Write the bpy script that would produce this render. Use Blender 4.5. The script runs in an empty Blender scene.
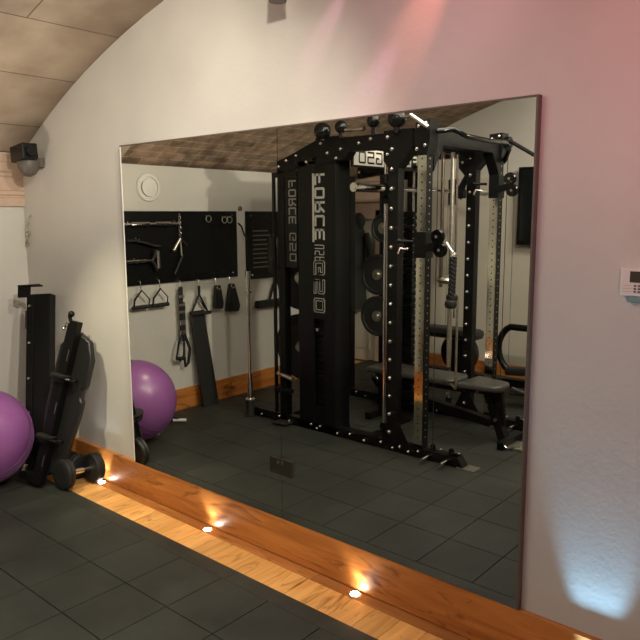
import bpy, bmesh, math, random
from mathutils import Vector, Matrix
random.seed(7)
S = bpy.context.scene
COL = S.collection
PI = math.pi

# ------------------------------------------------------------------ materials
def mat(name, col, rough=.5, metal=0., spec=.5, noise=0., nscale=20., bump=0., bscale=80., emit=None, estr=0., coat=0.):
    m = bpy.data.materials.new(name); m.use_nodes = True
    nt = m.node_tree; b = nt.nodes['Principled BSDF']
    b.inputs['Base Color'].default_value = (*col, 1)
    b.inputs['Roughness'].default_value = rough
    b.inputs['Metallic'].default_value = metal
    b.inputs['Specular IOR Level'].default_value = spec
    b.inputs['Coat Weight'].default_value = coat
    tc = nt.nodes.new('ShaderNodeTexCoord')
    if noise > 0:
        n = nt.nodes.new('ShaderNodeTexNoise'); n.inputs['Scale'].default_value = nscale; n.inputs['Detail'].default_value = 5
        nt.links.new(tc.outputs['Object'], n.inputs['Vector'])
        r = nt.nodes.new('ShaderNodeMapRange'); r.inputs[1].default_value = .3; r.inputs[2].default_value = .7
        r.inputs[3].default_value = 1-noise; r.inputs[4].default_value = 1+noise
        nt.links.new(n.outputs['Fac'], r.inputs[0])
        h = nt.nodes.new('ShaderNodeVectorMath'); h.operation = 'SCALE'; h.inputs[0].default_value = col
        nt.links.new(r.outputs[0], h.inputs['Scale']); nt.links.new(h.outputs[0], b.inputs['Base Color'])
    if bump > 0:
        n = nt.nodes.new('ShaderNodeTexNoise'); n.inputs['Scale'].default_value = bscale; n.inputs['Detail'].default_value = 4
        nt.links.new(tc.outputs['Object'], n.inputs['Vector'])
        bp = nt.nodes.new('ShaderNodeBump'); bp.inputs['Strength'].default_value = bump; bp.inputs['Distance'].default_value = .01
        nt.links.new(n.outputs['Fac'], bp.inputs['Height']); nt.links.new(bp.outputs[0], b.inputs['Normal'])
    if emit:
        b.inputs['Emission Color'].default_value = (*emit, 1); b.inputs['Emission Strength'].default_value = estr
    return m

M = {}
M['wall'] = mat('painted_plaster', (.60, .575, .52), .72, noise=.035, nscale=3, bump=.10, bscale=45)
M['farwall'] = mat('panel_paint', (.56, .52, .43), .7, noise=.04, nscale=4)
M['powder'] = mat('black_powder_coat', (.004, .004, .004), .42, spec=.25, bump=.05, bscale=600)
M['satin'] = mat('black_satin_plastic', (.0045, .0048, .0045), .34, spec=.28)
M['gloss'] = mat('black_gloss', (.006, .006, .006), .10)
M['rubberblk'] = mat('black_rubber', (.011, .011, .010), .6, bump=.15, bscale=200)
M['chrome'] = mat('polished_chrome', (.78, .76, .72), .12, 1)
M['steel'] = mat('brushed_steel', (.62, .60, .51), .36, 1, noise=.15, nscale=30)
M['postface'] = mat('polished_stainless', (.60, .59, .53), .09, 1, noise=.05, nscale=20)
M['socketmetal'] = mat('dark_chrome', (.26, .24, .20), .3, 1)  # chrome in one even, darker tone
M['bolt'] = mat('zinc_bolt', (.95, .93, .88), .22, 1)
M['vinyl'] = mat('black_vinyl', (.012, .012, .011), .36, bump=.1, bscale=150)
M['sheenvinyl'] = mat('bench_vinyl_sheen', (.05, .048, .042), .33, bump=.1, bscale=150)  # black vinyl with a paler base colour standing in for sheen on the pads
M['cloth'] = mat('black_webbing', (.012, .012, .012), .8, bump=.4, bscale=400)
M['purple'] = mat('purple_vinyl', (.25, .085, .27), .33, noise=.06, nscale=4, bump=.04, bscale=60)
M['purple2'] = mat('purple_vinyl_seam', (.17, .05, .19), .4)
M['white'] = mat('white_plastic', (.75, .72, .68), .4)
M['cornice'] = mat('peach_moulding', (.55, .40, .30), .6, noise=.08, nscale=8)
M['grayplastic'] = mat('grey_bracket', (.11, .095, .08), .5)
M['teal'] = mat('grey_green_plastic', (.20, .30, .29), .5)
M['lcd'] = mat('dark_lcd', (.04, .035, .02), .25)
M['print'] = mat('white_print', (.42, .41, .38), .5)
M['printdim'] = mat('grey_print', (.24, .235, .22), .5)
M['plate'] = mat('white_sign_face', (.62, .58, .50), .45)
M['led'] = mat('led_lens', (.9, .9, .85), .3, emit=(1, .97, .9), estr=40)
M['backing'] = mat('tan_board_edge', (.13, .10, .075), .6, noise=.1, nscale=30)
M['edge'] = mat('glass_edge', (.42, .45, .38), .25)
M['coat'] = mat('dark_green_cloth', (.02, .024, .02), .85, bump=.3, bscale=60)
M['screen'] = mat('tv_screen', (.01, .012, .012), .12)
M['darkbronze'] = mat('bronze_metal', (.30, .24, .19), .28, 1)

def mirror_mat():
    m = bpy.data.materials.new('silvered_mirror'); m.use_nodes = True
    b = m.node_tree.nodes['Principled BSDF']
    b.inputs['Base Color'].default_value = (.80, .81, .76, 1)
    b.inputs['Metallic'].default_value = 1; b.inputs['Roughness'].default_value = 0.0
    return m
M['mirror'] = mirror_mat()

def wood(name, c1, c2, axis_len, rot=0., rough=.35, dark=None):
    m = bpy.data.materials.new(name); m.use_nodes = True
    nt = m.node_tree; b = nt.nodes['Principled BSDF']; N = nt.nodes.new; L = nt.links.new
    tc = N('ShaderNodeTexCoord'); mp = N('ShaderNodeMapping')
    sc = [14, 14, 14]; sc[axis_len] = 1.2
    mp.inputs['Scale'].default_value = sc
    L(tc.outputs['Object'], mp.inputs['Vector'])
    # board number shifts the grain so each board differs
    at = N('ShaderNodeAttribute'); at.attribute_name = 'board'
    ad = N('ShaderNodeVectorMath'); ad.operation = 'ADD'
    L(mp.outputs[0], ad.inputs[0]); L(at.outputs['Color'], ad.inputs[1])
    n = N('ShaderNodeTexNoise'); n.inputs['Scale'].default_value = 1.3; n.inputs['Detail'].default_value = 8; n.inputs['Distortion'].default_value = 1.2
    L(ad.outputs[0], n.inputs['Vector'])
    r = N('ShaderNodeValToRGB'); r.color_ramp.elements[0].position = .32; r.color_ramp.elements[1].position = .66
    r.color_ramp.elements[0].color = (*c2, 1); r.color_ramp.elements[1].color = (*c1, 1)
    L(n.outputs['Fac'], r.inputs[0])
    # knots
    n2 = N('ShaderNodeTexNoise'); n2.inputs['Scale'].default_value = 4.; n2.inputs['Detail'].default_value = 3; n2.inputs['Distortion'].default_value = 2
    mp2 = N('ShaderNodeMapping'); s2 = [3, 3, 3]; s2[axis_len] = .8; mp2.inputs['Scale'].default_value = s2
    L(tc.outputs['Object'], mp2.inputs['Vector']); L(mp2.outputs[0], n2.inputs['Vector'])
    r2 = N('ShaderNodeValToRGB'); r2.color_ramp.elements[0].position = .26; r2.color_ramp.elements[1].position = .42
    r2.color_ramp.elements[0].color = (.35, .28, .22, 1); r2.color_ramp.elements[1].color = (1, 1, 1, 1)
    L(n2.outputs['Fac'], r2.inputs[0])
    mx = N('ShaderNodeMixRGB'); mx.blend_type = 'MULTIPLY'; mx.inputs[0].default_value = 1
    L(r.outputs[0], mx.inputs[1]); L(r2.outputs[0], mx.inputs[2])
    mv = N('ShaderNodeMixRGB'); mv.blend_type = 'MULTIPLY'; mv.inputs[0].default_value = 1
    sp = N('ShaderNodeMapRange'); sp.inputs[3].default_value = .8; sp.inputs[4].default_value = 1.15; sp.inputs[2].default_value = 10
    sx = N('ShaderNodeSeparateColor'); L(at.outputs['Color'], sx.inputs[0]); L(sx.outputs[0], sp.inputs[0])
    L(mx.outputs[0], mv.inputs[1]); L(sp.outputs[0], mv.inputs[2])
    L(mv.outputs[0], b.inputs['Base Color'])
    b.inputs['Roughness'].default_value = rough
    return m
M['skirt'] = wood('oiled_oak_skirting', (.58, .22, .05), (.38, .12, .025), 0, rough=.34)
M['skirty'] = wood('oiled_oak_skirting_side', (.58, .22, .05), (.38, .12, .025), 1, rough=.34)
M['boards'] = wood('oak_floor_boards', (.92, .50, .16), (.74, .34, .09), 1, rough=.36)
M['border'] = wood('dark_oak_border', (.50, .20, .055), (.36, .13, .032), 0, rough=.36)

def tiles_mat():
    m = bpy.data.materials.new('recycled_rubber_tiles'); m.use_nodes = True
    nt = m.node_tree; b = nt.nodes['Principled BSDF']; N = nt.nodes.new; L = nt.links.new
    tc = N('ShaderNodeTexCoord'); at = N('ShaderNodeAttribute'); at.attribute_name = 'board'
    n = N('ShaderNodeTexNoise'); n.inputs['Scale'].default_value = 2.2; n.inputs['Detail'].default_value = 7; n.inputs['Roughness'].default_value = .65
    L(tc.outputs['Object'], n.inputs['Vector'])
    r = N('ShaderNodeValToRGB'); r.color_ramp.elements[0].position = .3; r.color_ramp.elements[1].position = .72
    r.color_ramp.elements[0].color = (.014, .0155, .012, 1); r.color_ramp.elements[1].color = (.042, .045, .036, 1)
    L(n.outputs['Fac'], r.inputs[0])
    sx = N('ShaderNodeSeparateColor'); L(at.outputs['Color'], sx.inputs[0])
    sp = N('ShaderNodeMapRange'); sp.inputs[2].default_value = 10; sp.inputs[3].default_value = .92; sp.inputs[4].default_value = 1.1
    L(sx.outputs[0], sp.inputs[0])
    mv = N('ShaderNodeMixRGB'); mv.blend_type = 'MULTIPLY'; mv.inputs[0].default_value = 1
    L(r.outputs[0], mv.inputs[1]); L(sp.outputs[0], mv.inputs[2])
    # pale scuffs
    n3 = N('ShaderNodeTexNoise'); n3.inputs['Scale'].default_value = 5; n3.inputs['Detail'].default_value = 10; n3.inputs['Distortion'].default_value = .8
    L(tc.outputs['Object'], n3.inputs['Vector'])
    r3 = N('ShaderNodeValToRGB'); r3.color_ramp.elements[0].position = .68; r3.color_ramp.elements[1].position = .82
    r3.color_ramp.elements[0].color = (0, 0, 0, 1); r3.color_ramp.elements[1].color = (.5, .5, .5, 1)
    L(n3.outputs['Fac'], r3.inputs[0])
    m3 = N('ShaderNodeMixRGB'); m3.inputs[2].default_value = (.09, .09, .075, 1)
    L(r3.outputs[0], m3.inputs[0]); L(mv.outputs[0], m3.inputs[1]); L(m3.outputs[0], b.inputs['Base Color'])
    b.inputs['Roughness'].default_value = .55; b.inputs['Specular IOR Level'].default_value = .45
    g = N('ShaderNodeTexNoise'); g.inputs['Scale'].default_value = 260; L(tc.outputs['Object'], g.inputs['Vector'])
    bp = N('ShaderNodeBump'); bp.inputs['Strength'].default_value = .35; bp.inputs['Distance'].default_value = .004
    L(g.outputs['Fac'], bp.inputs['Height']); L(bp.outputs[0], b.inputs['Normal'])
    return m
M['tiles'] = tiles_mat()

def vault_mat(name, ca, cb, mortar, brick):
    # stones laid along the vault; attribute 'arc' = (arc length, depth, 0)
    m = bpy.data.materials.new(name); m.use_nodes = True
    nt = m.node_tree; b = nt.nodes['Principled BSDF']; N = nt.nodes.new; L = nt.links.new
    at = N('ShaderNodeAttribute'); at.attribute_name = 'arc'
    tc = N('ShaderNodeTexCoord')
    n = N('ShaderNodeTexNoise'); n.inputs['Scale'].default_value = 3 if not brick else 9; n.inputs['Detail'].default_value = 6
    L(tc.outputs['Object'], n.inputs['Vector'])
    r = N('ShaderNodeValToRGB'); r.color_ramp.elements[0].position = .35; r.color_ramp.elements[1].position = .65
    r.color_ramp.elements[0].color = (*ca, 1); r.color_ramp.elements[1].color = (*cb, 1)
    L(n.outputs['Fac'], r.inputs[0])
    bt = N('ShaderNodeTexBrick'); bt.inputs['Scale'].default_value = 1
    if brick:
        bt.inputs['Brick Width'].default_value = .24; bt.inputs['Row Height'].default_value = .085; bt.inputs['Mortar Size'].default_value = .006
        bt.inputs['Color1'].default_value = (.75, .75, .75, 1); bt.inputs['Color2'].default_value = (1.25, 1.15, 1.1, 1)
    else:
        bt.inputs['Brick Width'].default_value = 1.1; bt.inputs['Row Height'].default_value = .509; bt.inputs['Mortar Size'].default_value = .004
        bt.inputs['Color1'].default_value = (.92, .92, .92, 1); bt.inputs['Color2'].default_value = (1.08, 1.05, 1.03, 1)
    bt.inputs['Mortar'].default_value = (*mortar, 1); bt.inputs['Bias'].default_value = 0
    L(at.outputs['Vector'], bt.inputs['Vector'])
    mx = N('ShaderNodeMixRGB'); mx.blend_type = 'MULTIPLY'; mx.inputs[0].default_value = 1
    L(r.outputs[0], mx.inputs[1]); L(bt.outputs['Color'], mx.inputs[2]); L(mx.outputs[0], b.inputs['Base Color'])
    b.inputs['Roughness'].default_value = .8
    bp = N('ShaderNodeBump'); bp.inputs['Strength'].default_value = .5; bp.inputs['Distance'].default_value = .01
    ad = N('ShaderNodeMath'); ad.operation = 'SUBTRACT'; L(n.outputs['Fac'], ad.inputs[0]); L(bt.outputs['Fac'], ad.inputs[1])
    L(ad.outputs[0], bp.inputs['Height']); L(bp.outputs[0], b.inputs['Normal'])
    return m
M['stone'] = vault_mat('pale_vault_stone', (.40, .30, .22), (.60, .50, .39), (.42, .34, .28), False)
M['brick'] = vault_mat('brown_vault_brick', (.20, .145, .10), (.40, .30, .22), (1.5, 1.4, 1.3), True)

# ------------------------------------------------------------------ geometry helpers
# positions are written as (x, d, z): x along the mirror wall, d metres out from it, z up
def V(p): return Vector((p[0], -p[1], p[2]))

class MB:
    def __init__(s): s.bm = bmesh.new()
    def box(s, a, b, bev=0.):
        a, b = V(a), V(b); c = (a+b)/2; d = b-a
        s._cube(Matrix.Translation(c) @ Matrix.Diagonal((abs(d.x), abs(d.y), abs(d.z), 1)), bev); return s
    def _cube(s, mt, bev=0.):
        r = bmesh.ops.create_cube(s.bm, size=1, matrix=mt)
        if bev > 0:
            es = list({e for v in r['verts'] for e in v.link_edges})
            bmesh.ops.bevel(s.bm, geom=es, offset=bev, segments=2, affect='EDGES', profile=.5)
    def obox(s, c, size, ax, up=(0, 0, 1), bev=0.):
        # box whose local x runs along ax (x,d,z direction) and local z near up
        X = V(ax).normalized(); U = V(up); Y = U.cross(X).normalized(); Z = X.cross(Y)
        mt = Matrix((X, Y, Z)).transposed().to_4x4(); mt.translation = V(c)
        s._cube(mt @ Matrix.Diagonal((*size, 1)), bev); return s
    def cyl(s, p, q, r, r2=None, n=16, cap=True):
        p, q = V(p), V(q); d = q-p; L = d.length
        rot = Vector((0, 0, 1)).rotation_difference(d).to_matrix().to_4x4(); rot.translation = (p+q)/2
        bmesh.ops.create_cone(s.bm, cap_ends=cap, segments=n, radius1=r, radius2=r if r2 is None else r2, depth=L, matrix=rot); return s
    def sph(s, c, r, sc=(1, 1, 1), n=16):
        mt = Matrix.Translation(V(c)) @ Matrix.Diagonal((r*sc[0], r*sc[1], r*sc[2], 1))
        bmesh.ops.create_uvsphere(s.bm, u_segments=n, v_segments=max(8, n//2+2), radius=1, matrix=mt); return s
    def tube(s, pts, r, n=10, closed=False, flat=None):
        P = [V(p) for p in pts]; rings = []; m = len(P)
        up = Vector((.13, .21, 1)).normalized()
        for i, p in enumerate(P):
            if closed: t = P[(i+1) % m]-P[i-1]
            else: t = P[min(i+1, m-1)]-P[max(i-1, 0)]
            t.normalize()
            a = up - t*up.dot(t)
            if a.length < .05: a = Vector((1, 0, 0)) - t*t.x
            a.normalize(); b = t.cross(a)
            rr = r[i] if isinstance(r, (list, tuple)) else r
            rings.append([s.bm.verts.new(p + a*math.cos(2*PI*k/n)*rr + b*math.sin(2*PI*k/n)*rr*(flat or 1)) for k in range(n)])
            up = a
        for i in range(m if closed else m-1):
            A, B = rings[i], rings[(i+1) % m]
            for k in range(n): s.bm.faces.new((A[k], A[(k+1) % n], B[(k+1) % n], B[k]))
        if not closed: s.bm.faces.new(rings[0][::-1]); s.bm.faces.new(rings[-1])
        return s
    def lathe(s, c, axis, prof, n=32):
        # prof: (distance along axis, radius)
        d = V(axis).normalized(); rot = Vector((0, 0, 1)).rotation_difference(d).to_matrix(); c = V(c); rings = []
        for (h, r) in prof:
            rings.append([s.bm.verts.new(c + rot @ Vector((max(r, 1e-4)*math.cos(2*PI*k/n), max(r, 1e-4)*math.sin(2*PI*k/n), h))) for k in range(n)])
        for A, B in zip(rings, rings[1:]):
            for k in range(n): s.bm.faces.new((A[k], A[(k+1) % n], B[(k+1) % n], B[k]))
        s.bm.faces.new(rings[0][::-1]); s.bm.faces.new(rings[-1]); return s
    def prism(s, pts, off):
        # polygon of (x,d,z) points pushed along off
        A = [s.bm.verts.new(V(p)) for p in pts]; o = V(off); B = [s.bm.verts.new(v.co+o) for v in A]; n = len(A)
        s.bm.faces.new(A); s.bm.faces.new(B[::-1])
        for k in range(n): s.bm.faces.new((A[k], B[k], B[(k+1) % n], A[(k+1) % n]))
        return s
    def build(s, name, m, parent=None, smooth=None, attr=None, loc=None):
        bmesh.ops.recalc_face_normals(s.bm, faces=s.bm.faces)
        o0 = parent['_w'] if parent is not None and '_w' in parent else (0, 0, 0)
        L = Vector(o0)
        if loc is not None: L = V(loc)
        bmesh.ops.translate(s.bm, verts=s.bm.verts, vec=-L)
        me = bpy.data.meshes.new(name)
        if attr:
            lay = s.bm.loops.layers.color.new('tmp') if False else None
        s.bm.to_mesh(me); s.bm.free()
        me.materials.append(M[m] if isinstance(m, str) else m)
        try: me.shade_smooth()
        except Exception: pass
        me.set_sharp_from_angle(angle=math.radians(38))
        o = bpy.data.objects.new(name, me); COL.objects.link(o)
        if name not in ('ball_body', 'braid'):
            wn = o.modifiers.new('even shading', 'WEIGHTED_NORMAL'); wn.keep_sharp = True; wn.weight = 90
        if parent is not None: o.parent = parent; o['_w'] = list(o0)
        else: o.location = L; o['_w'] = list(L)
        return o

def tag(o, label=None, cat=None, group=None, kind=None):
    if label: o['label'] = label
    if cat: o['category'] = cat
    if group: o['group'] = group
    if kind: o['kind'] = kind
    return o
def thing(name, loc, label, cat, group=None):
    o = bpy.data.objects.new(name, None); COL.objects.link(o); o.location = V(loc); o.empty_display_size = .05
    o['_w'] = list(V(loc)); return tag(o, label, cat, group)
def structure(o): return tag(o, kind='structure')
def copy_tree(o, parent=None):
    c = o.copy(); COL.objects.link(c); c.parent = parent
    for ch in [x for x in list(bpy.data.objects) if x.parent == o]: copy_tree(ch, c)
    return c
def shift(o, dx, dd, dz):
    o.location = Vector(o.location) + Vector((dx, -dd, dz)); return o

# ------------------------------------------------------------------ camera
cam = bpy.data.cameras.new('camera'); co = bpy.data.objects.new('camera', cam); COL.objects.link(co)
Rm = Matrix(((0.75712945, -0.09372522, 0.64650644), (0.65324609, 0.11612829, -0.74818699), (-0.0049537, 0.98880221, 0.14914978)))
mw = Rm.to_4x4(); mw.translation = Vector((3.4515, -2.283, 1.66)); co.matrix_world = mw
cam.sensor_width = 36; cam.lens = 690/640*36; cam.clip_start = .02
S.camera = co

# ------------------------------------------------------------------ setting
XL, XR, DF = -1.23, 4.53, 4.0
XC, ZC, RV = 1.65, -2.50, 5.397
def zv(x): return ZC + math.sqrt(RV*RV-(x-XC)**2)
WB = -.025      # wall face lies 25 mm behind the mirror face

def arch_wall(name, d0, d1, xa, xb, m, zlow=0.):
    b = MB(); n = 48
    pts = [(xa, d0, zlow), (xb, d0, zlow)]
    for i in range(n+1):
        x = xb + (xa-xb)*i/n
        pts.append((x, d0, zv(min(max(x, XL), XR))+.02))
    b.prism(pts, (0, d1-d0, 0))
    return structure(b.build(name, m))
arch_wall('wall_mirror', WB, WB-.12, XL-.1, XR+.1, 'wall')
structure(MB().box((XL-.12, WB, 0), (XL, 3.3, 2.09)).build('wall_left', 'wall'))
structure(MB().box((XR, WB, 0), (XR+.12, DF, 2.09)).build('wall_right', 'wall'))
arch_wall('wall_far', DF, DF+.12, -2.35, XR+.1, 'wall')
# alcove at the far left with the door
structure(MB().box((-2.35, 3.18, 0), (XL-.12, 3.3, 2.09)).build('wall_alcove', 'wall'))
structure(MB().box((-2.47, 3.18, 0), (-2.35, DF+.12, 2.3)).build('wall_alcove_side', 'wall'))
structure(MB().box((-2.35, 3.18, 2.09), (XL+.02, DF, 2.2)).build('ceiling_alcove', 'wall'))

def vault(name, d0, d1, m, r=0., th=.06):
    bm = bmesh.new(); n = 90; rows = []
    a0 = math.asin((XL-XC)/RV); a1 = -a0
    nd = 2
    lay = None
    grid = []
    for j in range(nd+1):
        d = d0+(d1-d0)*j/nd
        grid.append([(bm.verts.new(V((XC+(RV-r)*math.sin(a0+(a1-a0)*i/n), d, ZC+(RV-r)*math.cos(a0+(a1-a0)*i/n)))), RV*(a1-a0)*i/n, d) for i in range(n+1)])
    for j in range(nd):
        for i in range(n):
            bm.faces.new((grid[j][i][0], grid[j][i+1][0], grid[j+1][i+1][0], grid[j+1][i][0]))
    bm.verts.index_update()
    arc = {}
    for row in grid:
        for v, s_, d_ in row: arc[v.index] = (s_, d_)
    me = bpy.data.meshes.new(name); bm.to_mesh(me); bm.free()
    at = me.attributes.new('arc', 'FLOAT_VECTOR', 'POINT')
    for i in range(len(me.vertices)): at.data[i].vector = (arc[i][1]+.6, arc[i][0]+.166, 0)
    me.materials.append(M[m]); me.shade_smooth()
    o = bpy.data.objects.new(name, me); COL.objects.link(o)
    md = o.modifiers.new('thick', 'SOLIDIFY'); md.thickness = th; md.offset = 1
    return structure(o)
c1 = vault('ceiling', WB-.05, .78, 'stone')
c2 = vault('ceiling_brick', .78, DF+.05, 'brick')
for c in (c1, c2):
    # thickness must grow outwards (upwards)
    me = c.data
    if me.polygons[45].normal.z > 0: c.modifiers[0].offset = 1
    else: c.modifiers[0].offset = -1

# floors
def board_attr(o, fn):
    me = o.data; at = me.attributes.new('board', 'FLOAT_COLOR', 'CORNER')
    for p in me.polygons:
        c = fn(p.center)
        for li in p.loop_indices: at.data[li].color = (*c, 1)
def rnd3(k):
    r = random.Random(k*7919+13); return (r.random()*10, r.random()*10, r.random()*10)

structure(MB().box((-2.47, WB-.12, -.12), (XR+.12, DF+.12, -.012)).build('floor', 'boards'))
b = MB(); x = XL; k = 0; edges = []
while x < XR:
    w = .128; x2 = min(x+w, XR); b.box((x+.0008, .068, -.012), (x2-.0008, .30, 0), .0012); edges.append((x, x2)); x = x2
o = structure(b.build('floor_wood_strip', 'boards')); board_attr(o, lambda c: rnd3(int((c.x-XL)/.128)+3))
b = MB(); x = XL
while x < XR:
    x2 = min(x+1.35, XR); b.box((x+.0008, .0, -.012), (x2-.0008, .067, 0), .0012); x = x2
o = structure(b.build('floor_border_board', 'border')); board_attr(o, lambda c: rnd3(int((c.x-XL)/1.35)+91))

def skirting(name, a, b_, m, axis):
    bb = MB(); bb.box(a, b_, .004); o = structure(bb.build(name, m)); board_attr(o, lambda c: (6, 3, 2)); return o
skirting('baseboard_mirror', (XL, WB, 0), (XR, .0, .2), 'skirt', 0)
skirting('baseboard_left', (XL, .0, 0), (XL+.025, 3.3, .2), 'skirty', 1)
skirting('baseboard_far', (-1.0, DF-.025, 0), (XR, DF, .2), 'skirt', 0)
skirting('baseboard_right', (XR-.025, .0, 0), (XR, DF, .2), 'skirty', 1)

# rubber matting: square tiles and a bevelled border strip
TX, TY, X0, D0 = .298, .310, -.013, .350
b = MB()
def tile(bm_, xa, xb, da, db, zt=.025, g=.0022, bev=.003):
    bm_.box((xa+g, da+g, 0), (xb-g, db-g, zt), bev)
xs = []; x = X0-TX*5
while x < XR: xs.append(x); x += TX
for i, x in enumerate(xs):
    d = D0
    while d < DF:
        if x >= XL-.25:
            g = .0016
            tile(b, max(x, XL+.03), min(x+TX, XR-.03), d, min(d+TY, DF-.03), g=g)
        d += TY
o = b.build('rubber_matting', 'tiles')
board_attr(o, lambda c: rnd3(int((c.x-X0+9)/TX)*57+int((-c.y-D0+9)/TY)))
tag(o, 'black square rubber gym floor tiles covering the floor', 'floor mat')
b = MB(); x = X0-TX*4
while x < XR:
    xa, xb = max(x, XL+.03)+.001, min(x+1.2, XR-.03)-.001
    if x-X0+.001 > 0 and False: pass
    b.prism([(xa, .245, 0), (xa, .350, 0), (xa, .350, .0235), (xa, .300, .0235), (xa, .252, .014)], (xb-xa, 0, 0)); x += 1.2
o = b.build('matting_edge_strip', 'tiles'); board_attr(o, lambda c: (3, 2, 1))
tag(o, 'black sloped rubber edging strip between the tiles and wooden floor', 'floor edging')
structure(MB().box((XL+.03, .36, -.012), (XR-.03, DF-.03, .010)).build('floor_underlay', 'rubberblk'))

# cornice on the left wall near the corner
b = MB()
prof = [(0, 1.735), (.022, 1.735), (.022, 1.79), (.012, 1.797), (.012, 1.805), (.028, 1.812), (.028, 1.835), (.015, 1.842), (.018, 1.925), (.034, 1.937), (.034, 1.955), (.052, 1.968), (.052, 2.02), (.06, 2.03), (.06, 2.085), (0, 2.085)]
b.prism([(XL+p, WB, z) for p, z in prof], (0, .74, 0))
structure(b.build('trim_1', 'cornice'))
b = MB(); b.prism([(-2.0, DF-p*2, z) for p, z in prof], (1.02, 0, 0)); structure(b.build('trim_2', 'cornice'))
# far door and frame
b = MB()
b.box((-1.98, DF-.05, 0), (-1.90, DF, 1.72)); b.box((-1.12, DF-.05, 0), (-1.02, DF, 1.72)); b.box((-1.98, DF-.05, 1.62), (-1.02, DF, 1.76))
structure(b.build('door_frame', 'cornice'))
b = MB(); b.box((-1.90, DF-.03, .01), (-1.12, DF, 1.62), .004)
for (xa, xb, za, zb) in ((-1.82, -1.55, .9, 1.5), (-1.47, -1.20, .9, 1.5), (-1.82, -1.55, .15, .8), (-1.47, -1.20, .15, .8)):
    b.box((xa, DF-.038, za), (xb, DF-.02, zb), .006)
dr = structure(b.build('door_1', 'farwall'))
MB().cyl((-1.18, DF-.03, .95), (-1.18, DF-.08, .95), .01).cyl((-1.18, DF-.08, .95), (-1.28, DF-.08, .95), .009).build('door_handle', 'chrome', dr)
# pale upright panels on the far wall
b = MB(); x = -.95
while x < .50:
    b.box((x+.004, DF-.018, .2), (x+.236, DF, 2.02), .003); x += .24
structure(b.build('wall_panelling', 'farwall'))

# ------------------------------------------------------------------ mirror panels
def mirror_panel(x0, x1, label):
    t = thing('mirror_panel', ((x0+x1)/2, 0, .2), label, 'mirror', 'wall mirror panels')
    MB().box((x0, -.006, .203), (x1, 0, 2.05)).build('mirror_glass', 'mirror', t)
    MB().box((x0, WB, .203), (x1, -.0065, 2.05)).build('backing_board', 'backing', t)
    return t
mirror_panel(0.002, 1.2284, 'left wall mirror panel, reflecting pegboard and purple ball')
mp = mirror_panel(1.2316, 2.44, 'right wall mirror panel, reflecting the cable gym machine')
tag(MB().box((2.4405, WB, .203), (2.4485, .004, 2.055), .001).build('mirror_edge_trim', 'backing'), 'thin tan trim strip down right edge of the mirror', 'trim strip')
tag(MB().box((-.0065, WB, .203), (.0015, .002, 2.055), .001).build('mirror_edge_trim', 'white'), 'thin pale trim strip down left edge of the mirror', 'trim strip')
tag(MB().box((-.0065, WB, 2.0505), (2.4485, .003, 2.0575), .001).build('mirror_top_trim', 'backing'), 'thin trim strip along top edge of the mirror', 'trim strip')

# chrome double socket on the mirror seam
t = thing('power_socket', (1.232, 0, .465), 'chrome double wall socket set across the mirror seam', 'socket')
MB().box((1.155, .0003, .425), (1.309, .008, .508), .003).build('cover_plate', 'socketmetal', t)
for cx in (1.193, 1.271):
    MB().box((cx-.014, .0082, .44), (cx-.009, .0092, .455)).box((cx+.009, .0082, .44), (cx+.014, .0092, .455)).box((cx-.003, .0082, .466), (cx+.003, .0092, .480)).build('socket_holes', 'rubberblk', t)
for cx in (1.218, 1.246):
    MB().box((cx-.006, .0082, .483), (cx+.006, .013, .499), .001).build('switch', 'chrome', t)

# ------------------------------------------------------------------ things on the mirror wall
t = thing('alarm_keypad', (2.80, WB, 1.45), 'white wall keypad with dark display beside the mirror', 'keypad')
MB().box((2.742, WB, 1.405), (2.885, .0, 1.493), .004).build('housing', 'white', t)
MB().box((2.772, .0002, 1.448), (2.845, .002, 1.483), .001).build('display', 'lcd', t)
MB().box((2.765, WB, 1.385), (2.875, -.006, 1.405), .003).build('lower_cover', 'teal', t)
for r_ in range(3):
    for c_ in range(5):
        MB().box((2.785+c_*.013, .0002, 1.435-r_*.0095), (2.7925+c_*.013, .0025, 1.4405-r_*.0095), .0008).build('button', 'grayplastic', t)
for r_ in range(3):
    MB().box((2.752, .0002, 1.437-r_*.0095), (2.778, .0009, 1.4385-r_*.0095)).build('printed_line', 'cornice', t)

# black spotlight on the corner
t = thing('wall_spotlight', (-.97, WB, 2.0), 'small black spotlight on a grey bracket above the cornice', 'spotlight')
MB().lathe((-.93, .07, 2.03), (.05, .1, -1), [(0, .065), (.03, .070), (.06, .064), (.09, .048), (.11, .02)], 24).build('lamp_shade', 'grayplastic', t)
MB().box((-.98, WB, 1.98), (-.90, .02, 2.04), .006).build('bracket', 'grayplastic', t)
MB().obox((-.925, .10, 2.065), (.19, .10, .10), (1, .05, .10), bev=.008).build('lamp_head', 'powder', t)
MB().cyl((-.83, .107, 2.07), (-.795, .109, 2.074), .033).build('lens_ring', 'powder', t)
MB().cyl((-.98, .05, 1.99), (-.97, .09, 2.03), .014).build('joint', 'powder', t)

t = thing('ceiling_spotlight', (1.39, .15, 2.6), 'small dark spotlight hanging at top of the photo', 'spotlight')
MB().cyl((1.39, .15, 2.52), (1.39, .15, 2.64), .036, .03).build('lamp_head', 'grayplastic', t)
MB().cyl((1.39, .15, 2.64), (1.39, .15, zv(1.39)-.012), .008).build('stem', 'grayplastic', t)
MB().cyl((1.39, .15, zv(1.39)-.02), (1.39, .15, zv(1.39)+.002), .04).build('ceiling_rose', 'grayplastic', t)

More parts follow.
